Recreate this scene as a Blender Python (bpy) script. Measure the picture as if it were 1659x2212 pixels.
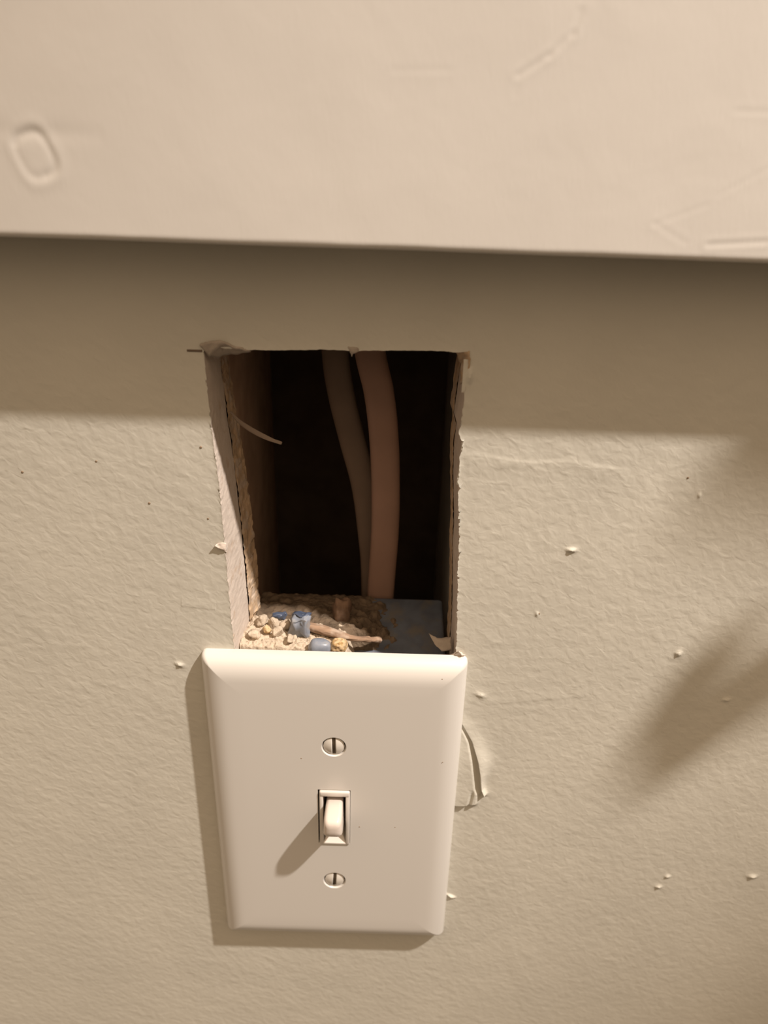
import bpy, bmesh, math, random
import numpy as np
from mathutils import Vector, Matrix, noise

for o in list(bpy.data.objects):
    bpy.data.objects.remove(o)
scene = bpy.context.scene
C = scene.collection
S = 0.001                      # every length below is in millimetres
random.seed(4)
np.random.seed(4)

# ------------------------------------------------------------------ camera
# x runs along the wall, y into the wall (0 = painted face), z up; origin = centre of the switch plate
pitch, roll = math.radians(26.32), math.radians(1.6)
fw = Vector((0, math.cos(pitch), -math.sin(pitch)))
r0 = Vector((1, 0, 0)); u0 = r0.cross(fw)
r1 = math.cos(roll)*r0 + math.sin(roll)*u0
u1 = -math.sin(roll)*r0 + math.cos(roll)*u0
cam = bpy.data.cameras.new('camera')
co = bpy.data.objects.new('camera', cam); C.objects.link(co)
M = Matrix((r1, u1, -fw)).transposed().to_4x4()
M.translation = Vector((13.5, -187, 201.4))*S
co.matrix_world = M
cam.sensor_fit = 'HORIZONTAL'; cam.sensor_width = 36.0
cam.lens = 36.0*1661/1659
cam.clip_start = 0.005; cam.clip_end = 20
cam.dof.use_dof = True
cam.dof.focus_distance = 0.222
cam.dof.aperture_fstop = (36.0*1661/1659)/2.2
scene.camera = co

# ------------------------------------------------------------------ light
w = bpy.data.worlds.new('room_glow'); scene.world = w; w.use_nodes = True
bg = w.node_tree.nodes['Background']
bg.inputs[0].default_value = (1.0, 0.73, 0.49, 1)
bg.inputs[1].default_value = 0.42
# a room whose ceiling side glows and whose far side is dim
wn, wl = w.node_tree.nodes, w.node_tree.links
tc = wn.new('ShaderNodeTexCoord'); sx = wn.new('ShaderNodeSeparateXYZ'); mr = wn.new('ShaderNodeMapRange')
mr.inputs['From Min'].default_value = -.15; mr.inputs['From Max'].default_value = 1.0; mr.interpolation_type = 'SMOOTHSTEP'
mr.inputs['To Min'].default_value = .15; mr.inputs['To Max'].default_value = 1.75
wl.new(tc.outputs['Generated'], sx.inputs[0]); wl.new(sx.outputs['Z'], mr.inputs['Value'])
ml = wn.new('ShaderNodeMath'); ml.operation = 'MULTIPLY'; ml.inputs[1].default_value = .42
wl.new(mr.outputs[0], ml.inputs[0]); wl.new(ml.outputs[0], bg.inputs[1])
LAMP = Vector((720, -400, 1240))*S
ld = bpy.data.lights.new('ceiling_bulb', 'SPOT')
ld.spot_size = math.radians(20.5); ld.spot_blend = 1.0
ld.energy = 68; ld.color = (1.0, 0.905, 0.825); ld.shadow_soft_size = 0.018
lo = bpy.data.objects.new('ceiling_bulb', ld); C.objects.link(lo); lo.location = LAMP
lo.rotation_euler = (Vector((55, -10, 135))*S-LAMP).to_track_quat('-Z', 'Y').to_euler()

vs = scene.view_settings
vs.view_transform = 'Standard'; vs.look = 'None'; vs.gamma = 1.0; vs.use_curve_mapping = False
vs.exposure = 0.99
scene.cycles.max_bounces = 8

# ------------------------------------------------------------------ helpers
def link(name, me, mat=None, parent=None, smooth=True):
    o = bpy.data.objects.new(name, me); C.objects.link(o)
    if mat: me.materials.append(mat)
    if smooth:
        for p in me.polygons: p.use_smooth = True
    if parent: o.parent = parent
    return o

def from_py(name, V, F, mat=None, parent=None, smooth=True):
    me = bpy.data.meshes.new(name)
    me.from_pydata([tuple(c*S for c in v) for v in V], [], F); me.update()
    return link(name, me, mat, parent, smooth)

def from_bm(name, bm, mat=None, parent=None, smooth=True, scale=True):
    if scale: bmesh.ops.scale(bm, vec=(S, S, S), verts=bm.verts)
    bmesh.ops.recalc_face_normals(bm, faces=bm.faces)
    me = bpy.data.meshes.new(name); bm.to_mesh(me); bm.free()
    return link(name, me, mat, parent, smooth)

def grid_faces(nu, nv, wrap=False, off=0):
    F = []
    for i in range(nu-1 if not wrap else nu):
        j = (i+1) % nu
        for k in range(nv-1):
            F.append((off+i*nv+k, off+j*nv+k, off+j*nv+k+1, off+i*nv+k+1))
    return F

def empty(name, loc):
    o = bpy.data.objects.new(name, None); C.objects.link(o)
    o.location = Vector(loc)*S; o.empty_display_size = 0.01
    return o

def adopt(child, parent):
    """parent without moving (the parent only carries a location)"""
    child.parent = parent
    child.matrix_parent_inverse = Matrix.Translation(-parent.location)

def tag(o, label=None, cat=None, group=None, kind=None):
    for k, v in (('label', label), ('category', cat), ('group', group), ('kind', kind)):
        if v: o[k] = v
    return o

def box(name, x0, x1, y0, y1, z0, z1, mat, parent=None, bev=0.0, seg=3):
    bm = bmesh.new(); bmesh.ops.create_cube(bm, size=1)
    for v in bm.verts:
        v.co = Vector(((x0+x1)/2+v.co.x*(x1-x0), (y0+y1)/2+v.co.y*(y1-y0), (z0+z1)/2+v.co.z*(z1-z0)))
    if bev:
        bmesh.ops.bevel(bm, geom=bm.edges[:], offset=bev, segments=seg, profile=.5, affect='EDGES')
    return from_bm(name, bm, mat, parent, smooth=bool(bev))

def tube(name, pts, ra, rb, mat, parent=None, n=16, axis=Vector((1, 0, 0)), taper=None, seg=8):
    """flattened tube along a smooth path; ra = half width along `axis`, rb = the other half"""
    P = [Vector(p) for p in pts]; path = []
    Q = [P[0]*2-P[1]] + P + [P[-1]*2-P[-2]]
    for i in range(1, len(Q)-2):
        a, b, c, d = Q[i-1], Q[i], Q[i+1], Q[i+2]
        for k in range(seg):
            t = k/seg
            path.append(.5*((2*b)+(c-a)*t+(2*a-5*b+4*c-d)*t*t+(-a+3*b-3*c+d)*t**3))
    path.append(P[-1])
    V, F = [], []; m = len(path)
    for i, p in enumerate(path):
        tg = (path[min(i+1, m-1)]-path[max(i-1, 0)]).normalized()
        s = (axis-tg*axis.dot(tg)).normalized(); q = tg.cross(s)
        k = taper(i/(m-1)) if taper else 1
        for j in range(n):
            a = 2*math.pi*j/n
            ca, sa = math.cos(a), math.sin(a)
            e = .75
            V.append(tuple(p+s*ra*k*math.copysign(abs(ca)**e, ca)+q*rb*k*math.copysign(abs(sa)**e, sa)))
    for i in range(m-1):
        for j in range(n):
            F.append((i*n+j, i*n+(j+1) % n, (i+1)*n+(j+1) % n, (i+1)*n+j))
    F.append(tuple(range(n-1, -1, -1))); F.append(tuple((m-1)*n+j for j in range(n)))
    return from_py(name, V, F, mat, parent)

# ------------------------------------------------------------------ materials
def mat(name, col, rough=.6, spec=.4, var=0.0, vscale=60, bumps=(), col2=None, c2scale=200, c2lo=.5, c2hi=.62, sub=0, coat=0, vstretch=(1, 1, 1), trans=0):
    """bumps: (kind, scale, stretch, angle, distance_m)"""
    m = bpy.data.materials.new(name); m.use_nodes = True
    nt = m.node_tree; N = nt.nodes; L = nt.links
    b = N['Principled BSDF']
    b.inputs['Base Color'].default_value = (*col, 1)
    b.inputs['Roughness'].default_value = rough
    b.inputs['Specular IOR Level'].default_value = spec
    if sub:
        b.inputs['Subsurface Weight'].default_value = sub
        b.inputs['Subsurface Radius'].default_value = (1, .7, .5)
        b.inputs['Subsurface Scale'].default_value = .0015
    if coat:
        b.inputs['Coat Weight'].default_value = coat; b.inputs['Coat Roughness'].default_value = .25
    if trans: b.inputs['Transmission Weight'].default_value = trans
    g = N.new('ShaderNodeNewGeometry')
    def mapped(stretch=(1, 1, 1), ang=0):
        mp = N.new('ShaderNodeMapping'); mp.vector_type = 'POINT'
        mp2 = N.new('ShaderNodeMapping')
        mp.inputs['Rotation'].default_value = (0, ang, 0)
        L.new(g.outputs['Position'], mp.inputs[0]); L.new(mp.outputs[0], mp2.inputs[0])
        mp2.inputs['Scale'].default_value = stretch
        return mp2.outputs[0]
    base = None
    if var or col2:
        nz = N.new('ShaderNodeTexNoise'); nz.inputs['Scale'].default_value = vscale; nz.inputs['Detail'].default_value = 3
        L.new(mapped(vstretch), nz.inputs['Vector'])
        mx = N.new('ShaderNodeMix'); mx.data_type = 'RGBA'
        mx.inputs['A'].default_value = (*[c*(1-var) for c in col], 1)
        mx.inputs['B'].default_value = (*[min(1, c*(1+var)) for c in col], 1)
        mr = N.new('ShaderNodeMapRange'); mr.inputs['From Min'].default_value = .35; mr.inputs['From Max'].default_value = .65
        L.new(nz.outputs['Fac'], mr.inputs['Value']); L.new(mr.outputs[0], mx.inputs['Factor'])
        base = mx.outputs['Result']
        if col2:
            n2 = N.new('ShaderNodeTexNoise'); n2.inputs['Scale'].default_value = c2scale; n2.inputs['Detail'].default_value = 4
            L.new(mapped(), n2.inputs['Vector'])
            r2 = N.new('ShaderNodeMapRange'); r2.inputs['From Min'].default_value = c2lo; r2.inputs['From Max'].default_value = c2hi
            L.new(n2.outputs['Fac'], r2.inputs['Value'])
            m2 = N.new('ShaderNodeMix'); m2.data_type = 'RGBA'
            L.new(r2.outputs[0], m2.inputs['Factor']); L.new(base, m2.inputs['A'])
            m2.inputs['B'].default_value = (*col2, 1); base = m2.outputs['Result']
        L.new(base, b.inputs['Base Color'])
    prev = None
    for kind, sc, st, ang, dist in bumps:
        if kind == 'noise':
            t = N.new('ShaderNodeTexNoise'); t.inputs['Scale'].default_value = sc
            t.inputs['Detail'].default_value = 2.0; t.inputs['Roughness'].default_value = .45
            t.inputs['Distortion'].default_value = .4
            L.new(mapped(st, ang), t.inputs['Vector']); out = t.outputs['Fac']
        else:
            t = N.new('ShaderNodeTexVoronoi'); t.inputs['Scale'].default_value = sc; t.feature = 'SMOOTH_F1'
            L.new(mapped(st, ang), t.inputs['Vector']); out = t.outputs['Distance']
        bp = N.new('ShaderNodeBump'); bp.inputs['Strength'].default_value = 1.0
        bp.inputs['Distance'].default_value = dist
        L.new(out, bp.inputs['Height'])
        if prev: L.new(prev, bp.inputs['Normal'])
        prev = bp.outputs[0]
    if prev: L.new(prev, b.inputs['Normal'])
    return m

M_wall = mat('sage_beige_wall_paint', (.60, .575, .50), .55, .3, .03, 25,
             bumps=(('noise', 340, (1, 1, 1.3), -.6, .00016), ('noise', 170, (1, 1, 1.2), -.6, .00014), ('noise', 60, (1, 1, 1), 0, .0002)))
M_trim = mat('cream_trim_paint', (.685, .655, .61), .42, .4, .02, 20,
             bumps=(('noise', 900, (2.2, 1, .5), 0, .00002), ('noise', 60, (1, 1, 1), 0, .00012)))
M_core = mat('gypsum_core', (.60, .52, .45), .9, .1, .05, 150, bumps=(('noise', 900, (1, 1, 1), 0, .00012),), col2=(.50, .38, .28), c2scale=220, c2lo=.58, c2hi=.75)
M_rough = mat('brown_plaster_backing', (.50, .36, .235), .9, .1, .18, 300, bumps=(('noise', 700, (1, 1, .3), 0, .0003),), col2=(.50, .40, .31), c2scale=260, c2lo=.5, c2hi=.62)
M_paper = mat('torn_wall_paper', (.42, .36, .30), .85, .15, .06, 500, bumps=(('noise', 1200, (1, 1, 1), 0, .0001),))
M_stud = mat('dusty_brown_stud', (.52, .35, .24), .9, .1, .15, 60)
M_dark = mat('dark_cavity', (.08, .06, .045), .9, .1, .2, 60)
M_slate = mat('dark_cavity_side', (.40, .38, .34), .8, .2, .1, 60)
M_plate = mat('white_plate_plastic', (.665, .64, .60), .30, .5)
M_frame = mat('white_switch_plastic', (.66, .62, .57), .32, .5)
M_lever = mat('ivory_lever_plastic', (.64, .57, .51), .25, .5)
M_screw = mat('painted_screw', (.66, .62, .56), .35, .5)
M_slot = mat('dark_slot_fill', (.14, .11, .08), .8, .2)  # dark brown fill for the screw slots and the switch well
M_cable = mat('shaded_white_sheath', (.27, .165, .12), .6, .3, .05, 80)  # white sheath darkened, the cavity shade put into its colour
M_cable2 = mat('shaded_rear_sheath', (.15, .105, .075), .7, .3, .08, 80)  # rear sheath darker still, cavity shade in the colour
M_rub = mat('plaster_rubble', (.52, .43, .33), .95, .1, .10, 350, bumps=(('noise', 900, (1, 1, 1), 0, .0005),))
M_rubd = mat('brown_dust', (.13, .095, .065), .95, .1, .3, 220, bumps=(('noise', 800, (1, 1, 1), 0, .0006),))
M_honey = mat('yellow_crumb', (.60, .44, .26), .9, .1, .1, 300, col2=(.42, .27, .12), c2scale=900, c2lo=.52, c2hi=.6, bumps=(('voronoi', 900, (1, 1, 1), 0, .0006),))
M_blue = mat('blue_box_plastic', (.11, .125, .155), .6, .3, .15, 200, col2=(.15, .14, .13), c2scale=160, c2lo=.5, c2hi=.68)
M_blue2 = mat('frosted_blue_shard', (.24, .265, .315), .28, .5, .15, 300, col2=(.33, .32, .31), c2scale=300, c2lo=.52, c2hi=.7, sub=.3)
M_blue3 = mat('deep_blue_shard', (.07, .09, .14), .3, .5, .1, 300)
M_wood = mat('split_wood', (.30, .20, .135), .9, .1, .3, 300, vstretch=(.3, 1, 3), bumps=(('noise', 500, (.25, 1, 1), 0, .0009),), col2=(.46, .36, .28), c2scale=250, c2lo=.52, c2hi=.66)
M_wood2 = mat('dark_split_wood', (.17, .11, .075), .9, .1, .3, 200, bumps=(('noise', 500, (1, 1, .3), 0, .0008),))
M_skin = mat('skin', (.62, .38, .27), .55, .4)
M_speck = mat('brown_speck', (.30, .22, .15), .8, .2)
M_strand = mat('shaded_paper_strand', (.24, .185, .145), .9, .1)  # paper tone darkened, shade of the opening put into the colour
M_grime = mat('pencil_mark', (.16, .12, .09), .9, .1)

# ------------------------------------------------------------------ the wall with its cut-out
left = [(-32.0, 152.5), (-31.9, 143.3), (-31.6, 134.8), (-31.5, 128.5), (-31.1, 122.0), (-30.7, 113.9), (-30.6, 105.5),
        (-30.4, 95.4), (-30.4, 86.4), (-30.3, 77.0), (-30.1, 67.3), (-29.9, 58), (-30, 30), (-30, 0), (-30, -47)]
right = [(32.9, 153.4), (33.5, 150.0), (33.4, 147.0), (33.0, 142.8), (32.7, 137.3), (32.3, 132.3), (33.3, 129.1),
         (32.9, 123.9), (33.2, 115.9), (33.8, 107.6), (34.5, 99.0), (34.7, 90.0), (35.3, 80.8), (35.8, 71.1), (36.1, 62.5),
         (36.0, 50), (35, 30), (35, 0), (35, -47)]
top = [(-28.6, 152.7), (-22.9, 152.4), (-13.8, 152.5), (-2.4, 153.0), (2.8, 153.0), (4.4, 152.8), (5.4, 152.7), (7.3, 153.0),
       (15.9, 153.3), (26.1, 153.5), (30.1, 153.2)]
poly = [Vector((x, z, 0)) for x, z in (left[::-1] + top + right)]           # up the left, along the top, down the right
poly.append(Vector((0, -47, 0)))
# resample evenly
def resample(P, step):
    out = []
    n = len(P)
    for i in range(n):
        a, b = P[i], P[(i+1) % n]; d = (b-a).length; k = max(1, int(d/step))
        for j in range(k): out.append(a+(b-a)*(j/k))
    return out
ring = resample(poly, .35)
NR = len(ring)
def fr(v, s, o=0.0, det=3):
    return noise.fractal(Vector((v[0]*s+o, v[1]*s, v[2]*s+o)), .9, 2.0, det)
out_ring = []
for i, p in enumerate(ring):
    a, b = ring[i-1], ring[(i+1) % NR]
    t = (b-a).normalized(); nrm = Vector((t.y, -t.x, 0))                     # into the hole
    onside = 1 if p.x > 0 else .6
    top_ = p.y > 151.5
    amp = .12 if top_ else .30*onside
    spike = max(0, fr((p.x, p.y, 0), 1.1, 7)-.25)*1.2*(0 if top_ else onside)
    out_ring.append(p + nrm*(fr((p.x, p.y, 0), .45)*amp - spike + fr((p.x, p.y, 3), 1.6)*amp*.5))
ring0, ring = ring, out_ring
X0, X1, Z0, Z1 = -420, 900, -520, 900
def outer(p):
    c = Vector((2, 55, 0)); d = (p-c); d.normalize()
    tx = ((X1 if d.x > 0 else X0)-c.x)/d.x if abs(d.x) > 1e-6 else 1e9
    ty = ((Z1 if d.y > 0 else Z0)-c.y)/d.y if abs(d.y) > 1e-6 else 1e9
    return c+d*min(tx, ty)
def sm(a, b, t):
    t = min(1, max(0, (t-a)/(b-a))); return t*t*(3-2*t)
def und(x, z): return .03*fr((x*.06, z*.06, 0), 1.0)
ts = [0, .15, .4, .8, 1.5, 2.5, 4, 6, 9, 13, 18, 25, 35, 50, 70, 100, 140, 190, 260, 9999]
V = []
for p, p0 in zip(ring, ring0):
    q = outer(p0); L_ = (q-p0).length; d = (q-p0)/L_
    for t in ts:
        r = p0+d*min(t*1.0 if t < 9999 else L_, L_) + (p-p0)*max(0, 1-t/1.5)
        lip = .10*math.exp(-t/.8)*(1+fr((r.x, r.y, 0), .8))                   # slightly rolled paint edge
        y = -lip - und(r.x, r.y)*sm(0, 3, t)
        V.append((r.x, y, r.y))
wall = from_py('wall_front', V, grid_faces(NR, len(ts), wrap=True), M_wall)
tag(wall, kind='structure')
# the cut drywall: pale core then the rough brown backing
def reveal(name, y0, y1, step, slope0, slope1, amp, m, n=14, seed=0.0, freq=.5):
    V = []
    for i, p in enumerate(ring):
        a, b = ring[i-2], ring[(i+2) % NR]
        t = (b-a).normalized(); nrm = Vector((t.y, -t.x, 0))
        leftside = p.x < -20
        low = min(1, max(0, (150-p.y)/70))
        for k in range(n):
            f = k/(n-1); y = y0+(y1-y0)*f
            s = (slope0+(slope1-slope0)*f)*(low if leftside else .12 if p.x > 20 else 0)
            d = step*(low if leftside else .25) + s
            e = amp*(1 if leftside else .5)*fr((p.x, p.y, y), freq, seed, 4)*(0 if (k == 0 and y0 < .1) else 1)
            pb = p.lerp(ring0[i], min(1, y/2.0))
            r = pb + nrm*(d+e)
            V.append((r.x, y - (.1 if (k == 0 and y0 < .1) else 0), r.y))
    return from_py(name, V, grid_faces(NR, n, wrap=True), m, wall)
reveal('drywall_core', 0, 17, 0, 0, 1.6, .13, M_core, 18, 1.0, .55)
reveal('backing_layer', 16.4, 26, 1.2, .8, 2.4, .40, M_rough, 16, 9.0, .45)
# back face of the wall board
V = []
for p in ring:
    q = outer(p)
    for t in (0, .5, 1):
        r = p.lerp(q, t); V.append((r.x, 26, r.y))
from_py('board_back', V, grid_faces(NR, 3, wrap=True), M_dark, wall, smooth=False)

# small relief features sitting in the paint
def relief(name, cx, cz, w_, h_, nx, nz, func, m=M_wall, parent=wall, y0=0.0, ang=0.0):
    V = []
    ca, sa = math.cos(ang), math.sin(ang)
    for i in range(nx):
        u = -1+2*i/(nx-1)
        for k in range(nz):
            v = -1+2*k/(nz-1)
            lx, lz = u*w_/2, v*h_/2
            x, z = cx+lx*ca-lz*sa, cz+lx*sa+lz*ca
            edge = min(1, (1-max(abs(u), abs(v)))/.12)
            hgt = func(lx, lz, x, z)*edge + .0
            V.append((x, y0-hgt-und(x, z)+(1-edge)*.06-.004, z))
    return from_py(name, V, grid_faces(nx, nz), m, parent)

def blob(cx, cz, rx, rz, h, ang=0):
    relief('paint_bump', cx, cz, rx*5, rz*5, 36, 36,
           lambda lx, lz, x, z: h*.75*math.exp(-((lx/rx)**2+(lz/rz)**2))*(1+.25*fr((x, z, 0), 1.5)), ang=ang)
blob(65.8, 98.8, 1.3, .75, .85)
blob(-46.9, 55.6, 1.2, .8, .7, -.4)
blob(102.0, 64.9, .9, 1.0, .8)
blob(114.6, -36.4, 1.0, .8, .8)
blob(116.8, -31.0, .9, .8, .7)
blob(146.4, -29.8, 1.4, .9, 1.0)
blob(58.6, 77.3, .5, .8, .35)
blob(97.5, 116.5, .5, .8, .35)
blob(134, 121, .8, .8, .3)
blob(44.6, 47.2, 1.6, .8, .5, -.4)
blob(33.9, 147.3, .7, 1.7, .9)
blob(120, 48, 1.2, .6, .4)
# long trowelled ridges
def ridge(cx, cz, w_, h_, ang, fn):
    relief('plaster_ridge', cx, cz, w_, h_, 120, 60, fn, ang=ang)
ridge(56, 124.5, 46, 16, -.05, lambda lx, lz, x, z: .11*math.exp(-((lz-.5*math.sin(lx*.25))/(3.4 if lz < 0 else .8))**2)*(1+.4*fr((x, z, 0), .5)))
ridge(62, 46.0, 34, 10, .14, lambda lx, lz, x, z: .045*math.exp(-((lz)/(2.5 if lz > 0 else .6))**2)*(1+.3*fr((x, z, 0), .5)))
ridge(-39.5, 76.5, 11, 7, -.1, lambda lx, lz, x, z: .07*math.exp(-((lz)/(1.6 if lz > 0 else .5))**2)*(1+.3*fr((x, z, 0), .7)))

# curled paint flap beside the plate: lip, dark crevice, domed putty
crev = [(33.5+4, 38.6), (33.5, 40.7), (28.8, 43.2), (21.1, 45.6), (15, 46.8), (9.0, 47.6), (6.6, 48.6)]  # (z, x)
def crev_x(z):
    c = crev
    if z >= c[0][0]: return c[0][1]
    for (za, xa), (zb, xb) in zip(c, c[1:]):
        if zb <= z <= za: return xa+(xb-xa)*(za-z)/(za-zb)
    return 48.6
def sm(a, b, t):
    t = min(1, max(0, (t-a)/(b-a))); return t*t*(3-2*t)
def flap(lx, lz, x, z):
    cx = crev_x(z); d = x-cx
    along = sm(4.6, 6.5, z)*(1-sm(34, 40, z))
    depth_ = sm(2, 20, 37-z)
    h = 0.0
    # raised lip to the right of the crevice
    lip = (.5+1.5*depth_)*along*(math.exp(-(d/(1.1+2.6*sm(9, 22, z)))**2) if d > 0 else 0)*sm(.12, .30, d)*sm(11, 8, lx)
    # putty dome left of it, ending in a rounded foot
    foot = .4 + 2.3*((x-41)/6)**2*0.5
    zz = sm(foot, foot+1.1, z)
    w1 = sm(.30, 1.3+1.2*depth_, -d)
    dome = (.45+.9*depth_)*zz*w1*(1-sm(32, 38, z)) if d < 0 else 0
    # small bead at the foot
    bead = 1.1*math.exp(-(((x-45.9)/1.5)**2+((z-2.6)/1.7)**2)**1.5)
    groove = .8*(1-sm(.0, 1.0, abs(x-44.4-(z-2)*.12)))*sm(-2, 1, z)*(1-sm(5, 9, z))
    return max(0, max(lip, dome-groove*.8, bead))
relief('paint_flap', 45, 17, 24, 52, 220, 420, flap)
relief('paint_nib', 41.4, -44.2, 5, 3.5, 40, 30, lambda lx, lz, x, z: .9*math.exp(-((lx/1.6)**2+(lz/.5)**2)), ang=-.5)

# torn bits round the rim of the opening
def scrap(name, pts, thick, m, seed=0, parent=wall, sub=5):
    """a small crumpled sheet with real thickness, outline pts = (x,y,z)"""
    bm = bmesh.new()
    vs_ = [bm.verts.new(p) for p in pts]
    f = bm.faces.new(vs_)
    bmesh.ops.triangulate(bm, faces=[f])
    bmesh.ops.subdivide_edges(bm, edges=bm.edges[:], cuts=sub, use_grid_fill=True)
    bm.normal_update()
    for v in bm.verts:
        n = Vector((fr(v.co, .6, seed), fr(v.co, .6, seed+5), fr(v.co, .6, seed+9)))
        v.co += n*.35
    g = bmesh.ops.solidify(bm, geom=bm.faces[:], thickness=thick)
    return from_bm(name, bm, m, parent)
scrap('torn_paper', [(-32.8, -.3, 153.3), (-30.5, -.9, 154.6), (-27, -.9, 154.7), (-23, -.3, 153.0), (-20.5, .5, 152.2),
                     (-23.5, 2.5, 151.2), (-28.5, 3.2, 150.2), (-29.4, 3.0, 149.6), (-31.0, .8, 150.6)], .5, M_paper, 2)
scrap('torn_paper', [(3.7, -.2, 153.9), (6.0, -.3, 153.8), (6.3, .2, 152.9), (5.0, .3, 152.2), (4.6, .5, 151.2), (4.3, .3, 152.5)], .3, M_paper, 4)
scrap('torn_paper', [(30.0, 1.5, 153.4), (33.4, -.3, 153.6), (33.9, -.4, 151.0), (32.9, .5, 146.0), (32.2, 3, 144.5), (32.0, 4, 149.5)], .4, M_rough, 6)
scrap('torn_paper', [(35.0, .0, 61.8), (36.4, -.8, 64.2), (37.6, -1.6, 63.2), (39.2, -.6, 62.6), (37.0, -1.4, 61.6), (35.6, -.6, 60.2), (34.4, 1.0, 61.0)], .4, M_core, 8)
scrap('torn_paper', [(-33.2, -.9, 97.4), (-32.2, -.3, 98.2), (-30.4, .1, 97.6), (-30.2, .3, 94.6), (-31.4, -.4, 96.2)], .3, M_core, 10)
box('knife_nick', -36.2, -32.4, -.16, .3, 151.5, 152.1, M_grime, wall, .12)
# splinter of frayed paper sticking into the opening
tube('paper_strand', [(-29.5, 14, 131.5), (-27, 14, 128.5), (-23.0, 13, 126.2), (-18.5, 12, 124.4), (-15.3, 12, 123.3)], .5, .25, M_strand, wall,
     axis=Vector((0, .4, 1)), taper=lambda t: .45+1.0*math.sin(min(1, t*1.2)*2.6)**1 if t < .97 else .7)

# inside of the wall
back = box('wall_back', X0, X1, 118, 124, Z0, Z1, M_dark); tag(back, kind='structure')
for nm, a in (('cavity_board_left', (X0-4, X0, 0, 124, Z0, Z1)), ('cavity_board_right', (X1, X1+4, 0, 124, Z0, Z1)),
              ):
    tag(box(nm, *a, M_dark), kind='structure')  # added unseen side boards keep room light out of the cavity
tag(box('cavity_board_top', X0-4, X1+4, 0, 124, Z1, Z1+4, M_dark), kind='structure')  # added top and bottom boards close the cavity against stray light
tag(box('cavity_board_bottom', X0-4, X1+4, 0, 124, Z0-4, Z0, M_dark), kind='structure')
st = box('wall_stud', -76, -33.6, 26.4, 116, Z0+1, Z1-1, M_stud, None, .8)
tag(st, 'dusty brown wooden stud inside the wall at the left of the opening', 'stud')
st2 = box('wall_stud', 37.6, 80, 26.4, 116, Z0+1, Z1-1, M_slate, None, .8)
tag(st2, 'dark grey stud in shadow inside the wall at the right of the opening', 'stud')

# ------------------------------------------------------------------ the painted board above
D = 17.0
def tnoise(x, z): return .05*fr((x*.03, z*.03, 0), 1)
scr = [((47.5, 222.7), (46.5, 219.0)), ((46.5, 219.0), (42.5, 215.4)), ((42.5, 215.4), (37.0, 211.9)), ((37, 211.9), (36.8, 208.5)),
       ((79.8, 182.3), (92, 183.3)), ((80, 207.1), (90, 207.2)), ((68, 186), (78, 190)), ((68, 186), (75, 182.5)), ((80, 192), (92, 199)),
       ((13, 212), (24, 212.4))]
dep = [.04, .04, .045, .015, .06, .02, .015, .02, .015, .012]
def dseg(x, z, s):
    (ax, az), (bx, bz) = s; dx, dz = bx-ax, bz-az
    t = max(0, min(1, ((x-ax)*dx+(z-az)*dz)/(dx*dx+dz*dz)))
    return math.hypot(x-ax-t*dx, z-az-t*dz)
def theight(x, z):
    h = tnoise(x, z)
    if x > 8 and z < 226:
        for s, dp in zip(scr, dep):
            d = dseg(x, z, s)
            if d < 2.5: h -= dp*math.exp(-(d/.55)**2) - dp*.5*math.exp(-((d-1.0)/.6)**2)
    # patched nail hole
    lx, lz = x+58.8, z-195.0
    a = lx*.88+lz*.35; b = -lx*.35+lz*.88
    if abs(lx) < 14 and abs(lz) < 14:
        r = (abs(a/3.1)**3+abs(b/3.9)**3)**(1/3)
        h -= .15*math.exp(-((r-1)/.20)**2)*(1 if (lz > 1.5 or lx > 1.2) else .55)
        h += .07*math.exp(-((r-1.35)/.3)**2)
        h += -.18*math.exp(-((lx/13)**2+((lz-4)/1.6)**2))*.45
    return h
xs = list(np.arange(-420, -85, 20)) + list(np.arange(-85, 112, .55)) + list(np.arange(112, 860, 20))
zs = list(np.arange(180.2, 236, .5)) + [250, 280, 320]
zb = 178.9
prof = [(0.3, zb), (D*.5, zb), (D-1.2, zb), (D-.75, zb+.10), (D-.35, zb+.35), (D-.1, zb+.75)]
V = []; nv = len(prof)+len(zs)+1
tilt = math.tan(math.radians(-.36))
for x in xs:
    dz = (x-12)*tilt
    for d_, z in prof: V.append((x, -d_-.03*fr((x*.08, 0, 0), 1)*(d_ > 10), z+dz+.10*fr((x*.03, 5, 0), 1)))
    for z in zs: V.append((x, -D-theight(x, z), z+dz))
    V.append((x, .3, 320+dz))
n_ = len(xs)
Fh = grid_faces(n_, nv)
for i in range(n_-1): Fh.append((i*nv+nv-1, (i+1)*nv+nv-1, (i+1)*nv, i*nv))
trim = from_py('trim_1', V, Fh, M_trim); tag(trim, kind='structure')

# ------------------------------------------------------------------ light switch
sw = empty('light_switch', (0, 0, -61.9))
tag(sw, 'white oversize wall plate with a single toggle light switch, screwed on below the hole', 'light switch')
def rr(hw, hh, r, n=6):
    out = []
    for sx, sz, a0 in ((1, 1, 0), (-1, 1, 90), (-1, -1, 180), (1, -1, 270)):
        for k in range(n+1):
            a = math.radians(a0+90*k/n)
            out.append((sx*(hw-r)+r*math.cos(a), sz*(hh-r)+r*math.sin(a)))
    return out
prof = [(0, -.1), (0, 1.3), (.12, 2.0), (.45, 2.8), (1.0, 3.6), (1.8, 4.35), (2.8, 4.95), (4.0, 5.45), (5.2, 5.78), (6.4, 5.95), (7.8, 6.02), (12, 6.05)]
bm = bmesh.new(); rings = []
for ins, h in prof:
    r = max(.25, 1.7-ins*.5)
    rings.append([bm.verts.new((x, -h, z)) for x, z in rr(39.7-ins, 61.9-ins, r)])
for a, b in zip(rings, rings[1:]):
    for i in range(len(a)):
        j = (i+1) % len(a); bm.faces.new((a[i], a[j], b[j], b[i]))
bm.faces.new(rings[-1]); bm.faces.new(rings[0][::-1])
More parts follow.
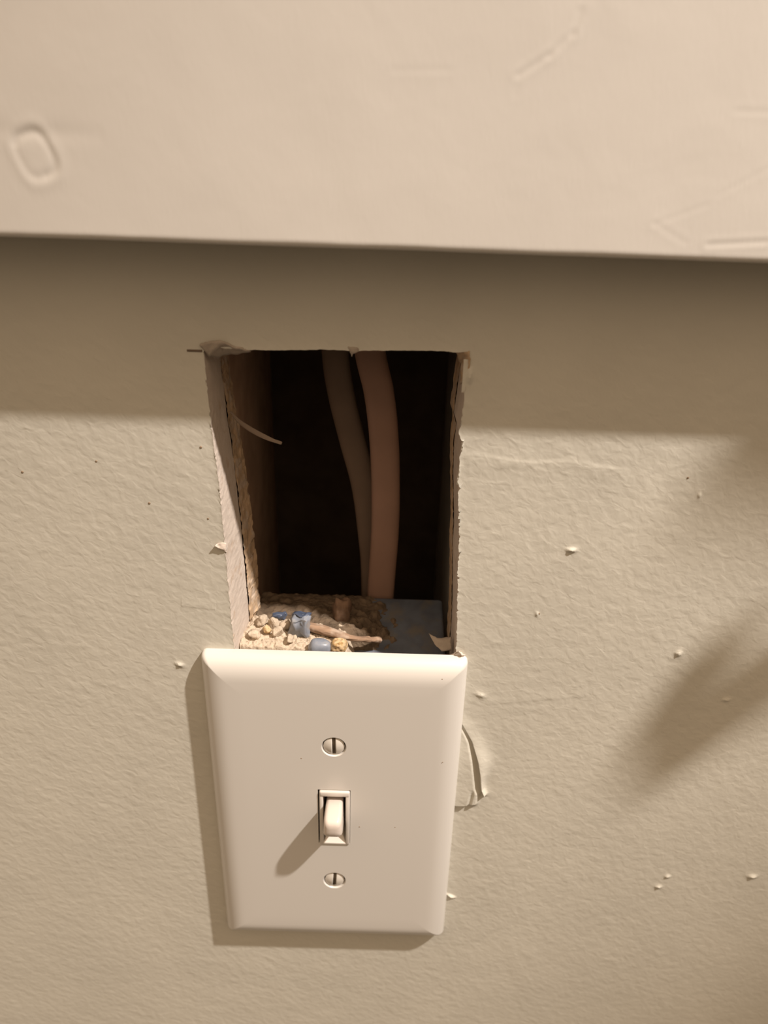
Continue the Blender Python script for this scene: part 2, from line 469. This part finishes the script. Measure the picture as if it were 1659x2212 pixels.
plate = from_bm('plate_blank', bm, M_plate)
def cutter(fn):
    bm = bmesh.new(); fn(bm); return from_bm('cut', bm, None, None, False)
cuts = []
def c_box(bm):
    bmesh.ops.create_cube(bm, size=1)
    for v in bm.verts: v.co = Vector((v.co.x*10.5, -4+v.co.y*14, v.co.z*24.2+.1))
cuts.append(cutter(c_box))
for zc in (30.2, -30.2):
    def c_cone(bm):
        bmesh.ops.create_cone(bm, cap_ends=True, segments=48, radius1=3.05, radius2=3.95, depth=2.2)
        for v in bm.verts: v.co = Vector((v.co.x, -5.1-v.co.z, v.co.y+zc))
    cuts.append(cutter(c_cone))
for c in cuts:
    md = plate.modifiers.new('b', 'BOOLEAN'); md.operation = 'DIFFERENCE'; md.object = c; md.solver = 'EXACT'
dg = bpy.context.evaluated_depsgraph_get()
me = bpy.data.meshes.new_from_object(plate.evaluated_get(dg))
bpy.data.objects.remove(plate)
for c in cuts: bpy.data.objects.remove(c)
me.name = 'wall_plate'
for p in me.polygons: p.use_smooth = True
bmx = bmesh.new(); bmx.from_mesh(me)
for e in bmx.edges:
    if len(e.link_faces) == 2 and e.calc_face_angle(0) > math.radians(32): e.smooth = False
bmx.to_mesh(me); bmx.free()
plate = bpy.data.objects.new('wall_plate', me); C.objects.link(plate); adopt(plate, sw)
# a few specks on the plate
def speck(x, z, y, r, parent_, m):
    bm = bmesh.new(); bmesh.ops.create_icosphere(bm, subdivisions=2, radius=1)
    for v in bm.verts: v.co = Vector((x+v.co.x*r, y+v.co.y*r*.3, z+v.co.z*r))
    o = from_bm('speck', bm, m, None)
    if parent_ is sw: adopt(o, sw)
    else: o.parent = parent_
for x, z, r in ((8.3, -4.0, .42), (20, -3.8, .35), (-10.2, 25.2, .35), (32.0, 57.2, .4), (34, 25.2, .3)):
    speck(x, z, -6.05 if z < 50 else -5.6, r*.6, sw, M_speck)
for x, z, r in ((-34.8, 126.3, .35), (-62.8, 121.5, .3), (-50.1, 109.6, .35), (-34.5, 105.4, .3), (-83, 117.8, .35), (93.5, 121.5, .3), (59.2, 77.5, .3)):
    speck(x, z, -.06, r, wall, M_speck)
# screws: two half-domes either side of the slot
def screw(zc, ang):
    V, F = [], []
    ca, sa = math.cos(ang), math.sin(ang)
    R = 3.35
    for side in (1, -1):
        off = len(V); nu, nvv = 9, 17
        for i in range(nu):
            for k in range(nvv):
                x = .55+(R-.55)*i/(nu-1)
                zmax = math.sqrt(max(0, R*R-x*x)); z = -zmax+2*zmax*k/(nvv-1)
                y = -5.55-.75*(1-(x*x+z*z)/(R*R))
                X, Z = x*side, z
                V.append((X*ca-Z*sa, y, zc+X*sa+Z*ca))
        F += grid_faces(nu, nvv, off=off)
        o2 = len(V)
        for k in range(nvv):                                  # slot side wall
            v = V[off+k]; V.append((v[0], -4.4, v[2]))
        for k in range(nvv-1): F.append((off+k, off+k+1, o2+k+1, o2+k))
    s = from_py('screw', V, F, M_screw); adopt(s, sw)
    bm = bmesh.new(); bmesh.ops.create_cone(bm, cap_ends=True, segments=40, radius1=3.0, radius2=3.35, depth=1.0)
    for v in bm.verts: v.co = Vector((v.co.x, -4.95-v.co.z+.35, v.co.y+zc))
    f = from_bm('screw_slot', bm, M_slot, s)
    return s
screw(30.2, .02); screw(-30.2, -.06)

# toggle frame: four bars, the top one broad and bevelled, plus a ramp under the lever
bm = bmesh.new()
def add_box(bm, x0, x1, y0, y1, z0, z1, bev=.35):
    g = bmesh.ops.create_cube(bm, size=1)
    for v in g['verts']:
        v.co = Vector(((x0+x1)/2+v.co.x*(x1-x0), (y0+y1)/2+v.co.y*(y1-y0), (z0+z1)/2+v.co.z*(z1-z0)))
    if bev:
        es = list({e for v in g['verts'] for e in v.link_edges})
        bmesh.ops.bevel(bm, geom=es, offset=bev, segments=3, profile=.5, affect='EDGES')
add_box(bm, -4.75, 5.1, -6.75, 2, 9.6, 11.9, .6)
add_box(bm, -4.75, -3.55, -6.6, 2, -11.8, 11.5, .35)
add_box(bm, 3.75, 5.1, -6.6, 2, -11.8, 11.5, .35)
add_box(bm, -4.75, 5.1, -6.5, 2, -12.1, -11.2, .3)
fm = from_bm('switch_frame', bm, M_frame, None); adopt(fm, sw)
# ramp
V = [(-3.5, -6.3, -11.3), (3.7, -6.3, -11.3), (2.2, -3.6, -8.6), (-1.8, -3.6, -8.6), (-3.5, 2, -11.3), (3.7, 2, -11.3), (2.2, 2, -7.0), (-1.8, 2, -7.0)]
F = [(0, 1, 2, 3), (3, 2, 6, 7), (1, 5, 6, 2), (0, 3, 7, 4), (0, 4, 5, 1), (4, 7, 6, 5)]
rp = from_py('switch_ramp', V, F, M_frame, None, False); adopt(rp, sw)
box_in = box('switch_well', -3.6, 3.8, 1.9, 2.4, -11.5, 10, M_slot); adopt(box_in, sw)
# lever: rounded-rectangle sections from the pivot outwards and slightly up
secs = [  # y, zc, half width, half height, corner
    (2.0, -.2, 2.9, 6.2, 1.0), (-3, .9, 2.95, 5.9, 1.2), (-6, 2.2, 2.95, 5.6, 1.3), (-8.5, 3.1, 3.0, 5.1, 1.4), (-11, 3.9, 3.05, 4.6, 1.4),
    (-13.2, 4.4, 3.05, 4.1, 1.4), (-14.6, 4.7, 2.9, 3.6, 1.4), (-15.5, 4.9, 2.5, 2.9, 1.3), (-15.95, 5.0, 1.8, 2.0, 1.1), (-16.1, 5.0, .8, .9, .6)]
bm = bmesh.new(); rings = []
for y, zc, hw, hh, r in secs:
    rings.append([bm.verts.new((x*(1-.10*max(0, z/hh)*1.0)+.15, y, z+zc)) for x, z in rr(hw, hh, min(r, hw*.9, hh*.9), 5)])
for a, b in zip(rings, rings[1:]):
    for i in range(len(a)):
        j = (i+1) % len(a); bm.faces.new((a[i], a[j], b[j], b[i]))
bm.faces.new(rings[-1]); bm.faces.new(rings[0][::-1])
lv = from_bm('toggle_lever', bm, M_lever, None); adopt(lv, sw)

# ------------------------------------------------------------------ blue switch box behind the plate, its lid seen through the hole
sb = empty('switch_box', (4, 36, -44))
tag(sb, 'blue plastic electrical box behind the white plate, dusty top at the foot of the hole', 'electrical box')
bm = bmesh.new(); add_box(bm, -27.5, 34.3, 3.5, 35.5, -44, 59.0, 1.2)
for v in bm.verts:
    if v.co.z > 50: v.co.z -= 8.5*(35.5-v.co.y)/32
bx = from_bm('box_body', bm, M_blue, None); adopt(bx, sb)

# ------------------------------------------------------------------ cables
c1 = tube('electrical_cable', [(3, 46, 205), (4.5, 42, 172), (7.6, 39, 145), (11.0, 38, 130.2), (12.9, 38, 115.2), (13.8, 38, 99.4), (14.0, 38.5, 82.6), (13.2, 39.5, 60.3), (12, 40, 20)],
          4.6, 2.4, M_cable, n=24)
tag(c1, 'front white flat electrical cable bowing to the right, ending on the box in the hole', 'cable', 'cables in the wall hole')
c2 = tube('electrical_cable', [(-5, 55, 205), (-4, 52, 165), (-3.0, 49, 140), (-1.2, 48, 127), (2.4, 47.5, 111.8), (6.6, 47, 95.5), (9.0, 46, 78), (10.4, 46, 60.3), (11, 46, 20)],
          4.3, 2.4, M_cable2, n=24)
tag(c2, 'rear cable curving down from the left behind the pale front cable', 'cable', 'cables in the wall hole')

# ------------------------------------------------------------------ debris on the box top
def mound(name, x0, x1, y0, y1, func, m, n=150):
    V = []
    for i in range(n):
        x = x0+(x1-x0)*i/(n-1)
        for k in range(n):
            y = y0+(y1-y0)*k/(n-1); V.append((x, y, func(x, y)))
    top_n = n*n
    for i in range(n):
        x = x0+(x1-x0)*i/(n-1)
        for k in range(n):
            y = y0+(y1-y0)*k/(n-1); V.append((x, y, 49.0))
    F = grid_faces(n, n)
    F += [tuple(top_n+q for q in f[::-1]) for f in grid_faces(n, n)]
    def idx(i, k, b): return b*top_n+i*n+k
    for i in range(n-1):
        F.append((idx(i, 0, 0), idx(i, 0, 1), idx(i+1, 0, 1), idx(i+1, 0, 0)))
        F.append((idx(i, n-1, 0), idx(i+1, n-1, 0), idx(i+1, n-1, 1), idx(i, n-1, 1)))
        F.append((idx(0, i, 0), idx(0, i+1, 0), idx(0, i+1, 1), idx(0, i, 1)))
        F.append((idx(n-1, i, 0), idx(n-1, i, 1), idx(n-1, i+1, 1), idx(n-1, i+1, 0)))
    return from_py(name, V, F, m)
def lump(x, y, s, seed=0):
    v = noise.voronoi(Vector((x*s+seed, y*s, seed)))[0]
    return (v[1]-v[0])
def lid(y): return 59.0-8.5*(35.5-max(3.5, min(35.5, y)))/32
def f_rub(x, y):
    e = sm(6.5, 1.5, x)*sm(2.2, 4, y)*sm(23.5, 19.5, y+.10*(x+28))
    e2 = sm(-2, -24, x)
    h = lid(y)-.6+e*(59.2-lid(y)+.6+1.3*e2+1.6*min(.8, lump(x, y, .28, 2))+.7*min(.8, lump(x, y, .7, 4))+.5*fr((x, y, 0), .8))
    return h-.4
rub = mound('plaster_rubble', -29.2, 8, 2.0, 25, f_rub, M_rub, 190)
tag(rub, 'bed of cream plaster rubble lit at the lower left corner of the hole', 'rubble', kind='stuff')
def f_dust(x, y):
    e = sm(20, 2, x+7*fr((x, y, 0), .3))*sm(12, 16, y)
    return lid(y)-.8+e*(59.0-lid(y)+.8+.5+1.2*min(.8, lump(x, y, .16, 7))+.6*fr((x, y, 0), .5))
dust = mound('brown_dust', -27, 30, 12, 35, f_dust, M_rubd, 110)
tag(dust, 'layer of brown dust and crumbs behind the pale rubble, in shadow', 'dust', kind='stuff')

def rock(name, c, size, m, seed, rough=.25, rot=(0, 0, 0), sub=3):
    bm = bmesh.new(); bmesh.ops.create_icosphere(bm, subdivisions=sub, radius=1)
    R = Matrix.Rotation(rot[0], 3, 'X') @ Matrix.Rotation(rot[1], 3, 'Y') @ Matrix.Rotation(rot[2], 3, 'Z')
    for v in bm.verts:
        p = v.co.copy()
        k = 1+rough*noise.noise(p*1.3+Vector((seed, 0, 0)))+rough*.6*noise.cell(p*1.1+Vector((0, seed, 0)))*.5
        p = Vector([math.copysign(abs(q)**.75, q) for q in p])*k
        v.co = R @ Vector((p.x*size[0], p.y*size[1], p.z*size[2]))
    o = from_bm(name, bm, m, None)
    o.location = Vector(c)*S
    return o
chunks = [((-25.2, 8, 61.8), (1.8, 1.6, 1.2), 'cream plaster chunk against the left cut edge, nearest the plate'),
          ((-24.0, 15.2, 62.0), (2.3, 1.7, 1.3), 'cream plaster chunk in the back left corner of the rubble'),
          ((-20.2, 14.4, 61.6), (1.9, 1.6, 1.3), 'cream plaster chunk at the back of the rubble, second from the left edge'),
          ((-18.5, 9.8, 61.6), (1.7, 2.0, 1.2), 'elongated cream plaster chunk in the middle of the rubble'),
          ((-21.8, 10.6, 61.9), (1.6, 1.3, 1.0), 'yellowish plaster chunk left of the middle of the rubble'),
          ((-16.6, 14.0, 61.2), (1.6, 1.5, 1.4), 'pale plaster chunk just left of the upright blue shard'),
          ((-14.2, 7.0, 61.1), (2.0, 1.4, 1.0), 'flat pale plaster chunk in front of the upright blue shard')]
for i, (c, s, lab) in enumerate(chunks):
    o = rock('plaster_chunk', c, s, M_rub if i != 4 else M_honey, i*3.1, .35, (i*.7, i*1.3, i*.5))
    tag(o, lab, 'plaster chunk', 'plaster chunks on the box top')
hc = rock('yellow_crumb', (.9, 4.6, 61.0), (2.5, 2.0, 2.2), M_honey, 5, .2)
tag(hc, 'yellow pitted crumb right of the round blue shard at the plate edge', 'crumb')

# blue shards
def shard(name, c, hx, hy, hz, m, rot, seed, parent=None, bev=.8):
    bm = bmesh.new(); add_box(bm, -hx, hx, -hy, hy, -hz, hz, bev)
    bmesh.ops.subdivide_edges(bm, edges=bm.edges[:], cuts=2, use_grid_fill=True)
    R = Matrix.Rotation(rot[2], 3, 'Z') @ Matrix.Rotation(rot[1], 3, 'Y') @ Matrix.Rotation(rot[0], 3, 'X')
    for v in bm.verts:
        v.co.x *= 1-.16*v.co.z/hz+.12*v.co.y/hy; v.co.z += .35*v.co.x/hx
        v.co = R @ (v.co+Vector((fr(v.co, .45, seed), fr(v.co, .45, seed+3), fr(v.co, .45, seed+8)))*.95)
    o = from_bm(name, bm, m, None); o.location = Vector(c)*S
    return o
b1 = shard('blue_plastic_shard', (-11.8, 11.4, 62.6), 2.9, 1.7, 4.0, M_blue2, (.15, .05, -.15), 1)
tag(b1, 'upright frosted blue plastic shard standing in the rubble', 'plastic shard', 'blue plastic shards')
cap = shard('shard_top', (-11.6, 12.6, 66.4), 2.5, 1.0, .6, M_blue3, (.2, .05, -.15), 2, bev=.3)
cap.parent = b1; cap.matrix_parent_inverse = Matrix.Translation(-b1.location)
b2 = rock('blue_plastic_shard', (-4.9, 3.4, 60.9), (3.4, 2.4, 2.6), M_blue2, 9, .15)
tag(b2, 'rounded frosted blue shard lying against the top edge of the plate', 'plastic shard', 'blue plastic shards')
b3 = shard('blue_plastic_shard', (-19.3, 18.2, 61.6), 1.9, .8, .9, M_blue3, (.3, .1, .2), 6, bev=.3)
tag(b3, 'tiny dark blue shard at the back of the rubble', 'plastic shard', 'blue plastic shards')

# brown stick and wood chips
stk = tube('wood_sliver', [(-9.5, 13.0, 61.9), (-5, 11.8, 61.5), (0, 10.4, 61.0), (5, 9.3, 60.3), (9.5, 10.5, 59.2), (13.5, 12.5, 57.8)], 1.5, 1.2, M_wood,
           axis=Vector((0, 1, 0)), taper=lambda t: (.85+.25*math.sin(t*7))*(1 if t < .85 else .7))
tag(stk, 'brown wood sliver lying on the box top to the right of the upright blue shard', 'wood sliver')
wc = rock('wood_chip', (.8, 21.5, 62.2), (2.9, 2.4, 4.2), M_wood2, 12, .45)
tag(wc, 'brown wood chip standing in the shadow behind the sliver', 'wood chip')
fl = scrap('paper_flake', [(28.3, 10.2, 62.4), (31.0, 8.9, 61.4), (35.2, 8.2, 62.4), (35.2, 5.0, 60.0), (32.3, 5.0, 59.4), (30.3, 7.6, 60.2)], .5, M_paper, 3, None)
tag(fl, 'grey torn paper flake in the lower right corner of the hole', 'paper flake')

# ------------------------------------------------------------------ the hand whose shadow falls on the right of the wall
def toward_lamp(x, z, depth):
    P = Vector((x, 0, z)); Lm = LAMP/S
    return P+(Lm-P)*(depth/-Lm.y)
def skin_chain(bm_edges): pass
def hand():
    pts, edges = [], []
    def add(p, r, link_=None):
        pts.append((p, r)); i = len(pts)-1
        if link_ is not None: edges.append((link_, i))
        return i
    W = lambda x, z, d: toward_lamp(x, z, d)
    palm = add(W(228, 150, 126), (20, 32))
    knuck = add(W(200, 128, 118), (15, 27), palm)
    wrist = add(W(262, 185, 140), (24, 30), palm)
    arm = add(W(330, 250, 160), (36, 40), wrist)
    add(W(420, 330, 180), (46, 50), arm)
    i1 = add(W(168, 97, 96), (7.8, 7.8), knuck)                  # index finger
    i2 = add(W(137, 65, 86), (6.6, 6.6), i1)
    i3 = add(W(121, 45, 80), (7.0, 7.0), i2)
    add(W(108, 29, 78), (7.6, 7.6), i3)
    for k, (xx, zz) in enumerate(((99, 141), (113, 150), (130, 158))):   # middle, ring and little finger
        a = add(W(xx+56, zz+1-3*k, 116+8*k), (10.5, 10.5), knuck)
        b = add(W(xx+22, zz+2, 112+8*k), (9.0, 9.0), a)
        add(W(xx+3, zz, 116+8*k), (8.2, 8.2), b)
    t1 = add(W(192, 112, 140), (8.5, 8.5), palm)                 # thumb, under the index finger
    t2 = add(W(155, 83, 122), (7.4, 7.4), t1)
    t3 = add(W(124, 48, 104), (6.2, 6.2), t2)
    add(W(110, 33, 96), (6.6, 6.6), t3)
    me = bpy.data.meshes.new('person')
    me.from_pydata([tuple(p*S) for p, r in pts], edges, [])
    o = bpy.data.objects.new('person', me); C.objects.link(o)
    me.materials.append(M_skin)
    md = o.modifiers.new('skin', 'SKIN'); md.use_smooth_shade = True
    for v, (p, r) in zip(me.skin_vertices[0].data, pts):
        v.radius = (r[0]*S, r[1]*S)
    me.skin_vertices[0].data[0].use_root = True
    sd = o.modifiers.new('sub', 'SUBSURF'); sd.levels = 2; sd.render_levels = 2
    return o
pers = hand()
def shadow_bar():  # invented held bar, shaped only to cast the upper shadow lobe
    A, B = toward_lamp(103, 35, 92), toward_lamp(112.5, 64, 94)
    ax = (B-A).normalized(); Lm = (LAMP/S-A).normalized()
    sd = ax.cross(Lm).normalized(); th = sd.cross(ax)
    root = empty('added_shadow_bar', A)
    tag(root, 'added unseen knife held between finger and thumb', 'shadow_bar')
    def bar(nm, l0, l1, hw, ht, m, bev):
        bm = bmesh.new(); add_box(bm, l0, l1, -hw, hw, -ht, ht, bev)
        for v in bm.verts: v.co = v.co.x*ax+v.co.y*sd+v.co.z*th
        return from_bm(nm, bm, m, root)
    bar('bar_body', 2, (B-A).length, 5.2, 3.2, M_dark, 1.5)
    bar('bar_tip', -14, 4, 3.0, .4, M_frame, .1)
shadow_bar()

tag(pers, 'person with bare hand and forearm pinching an added knife, shadow on the right wall', 'person')
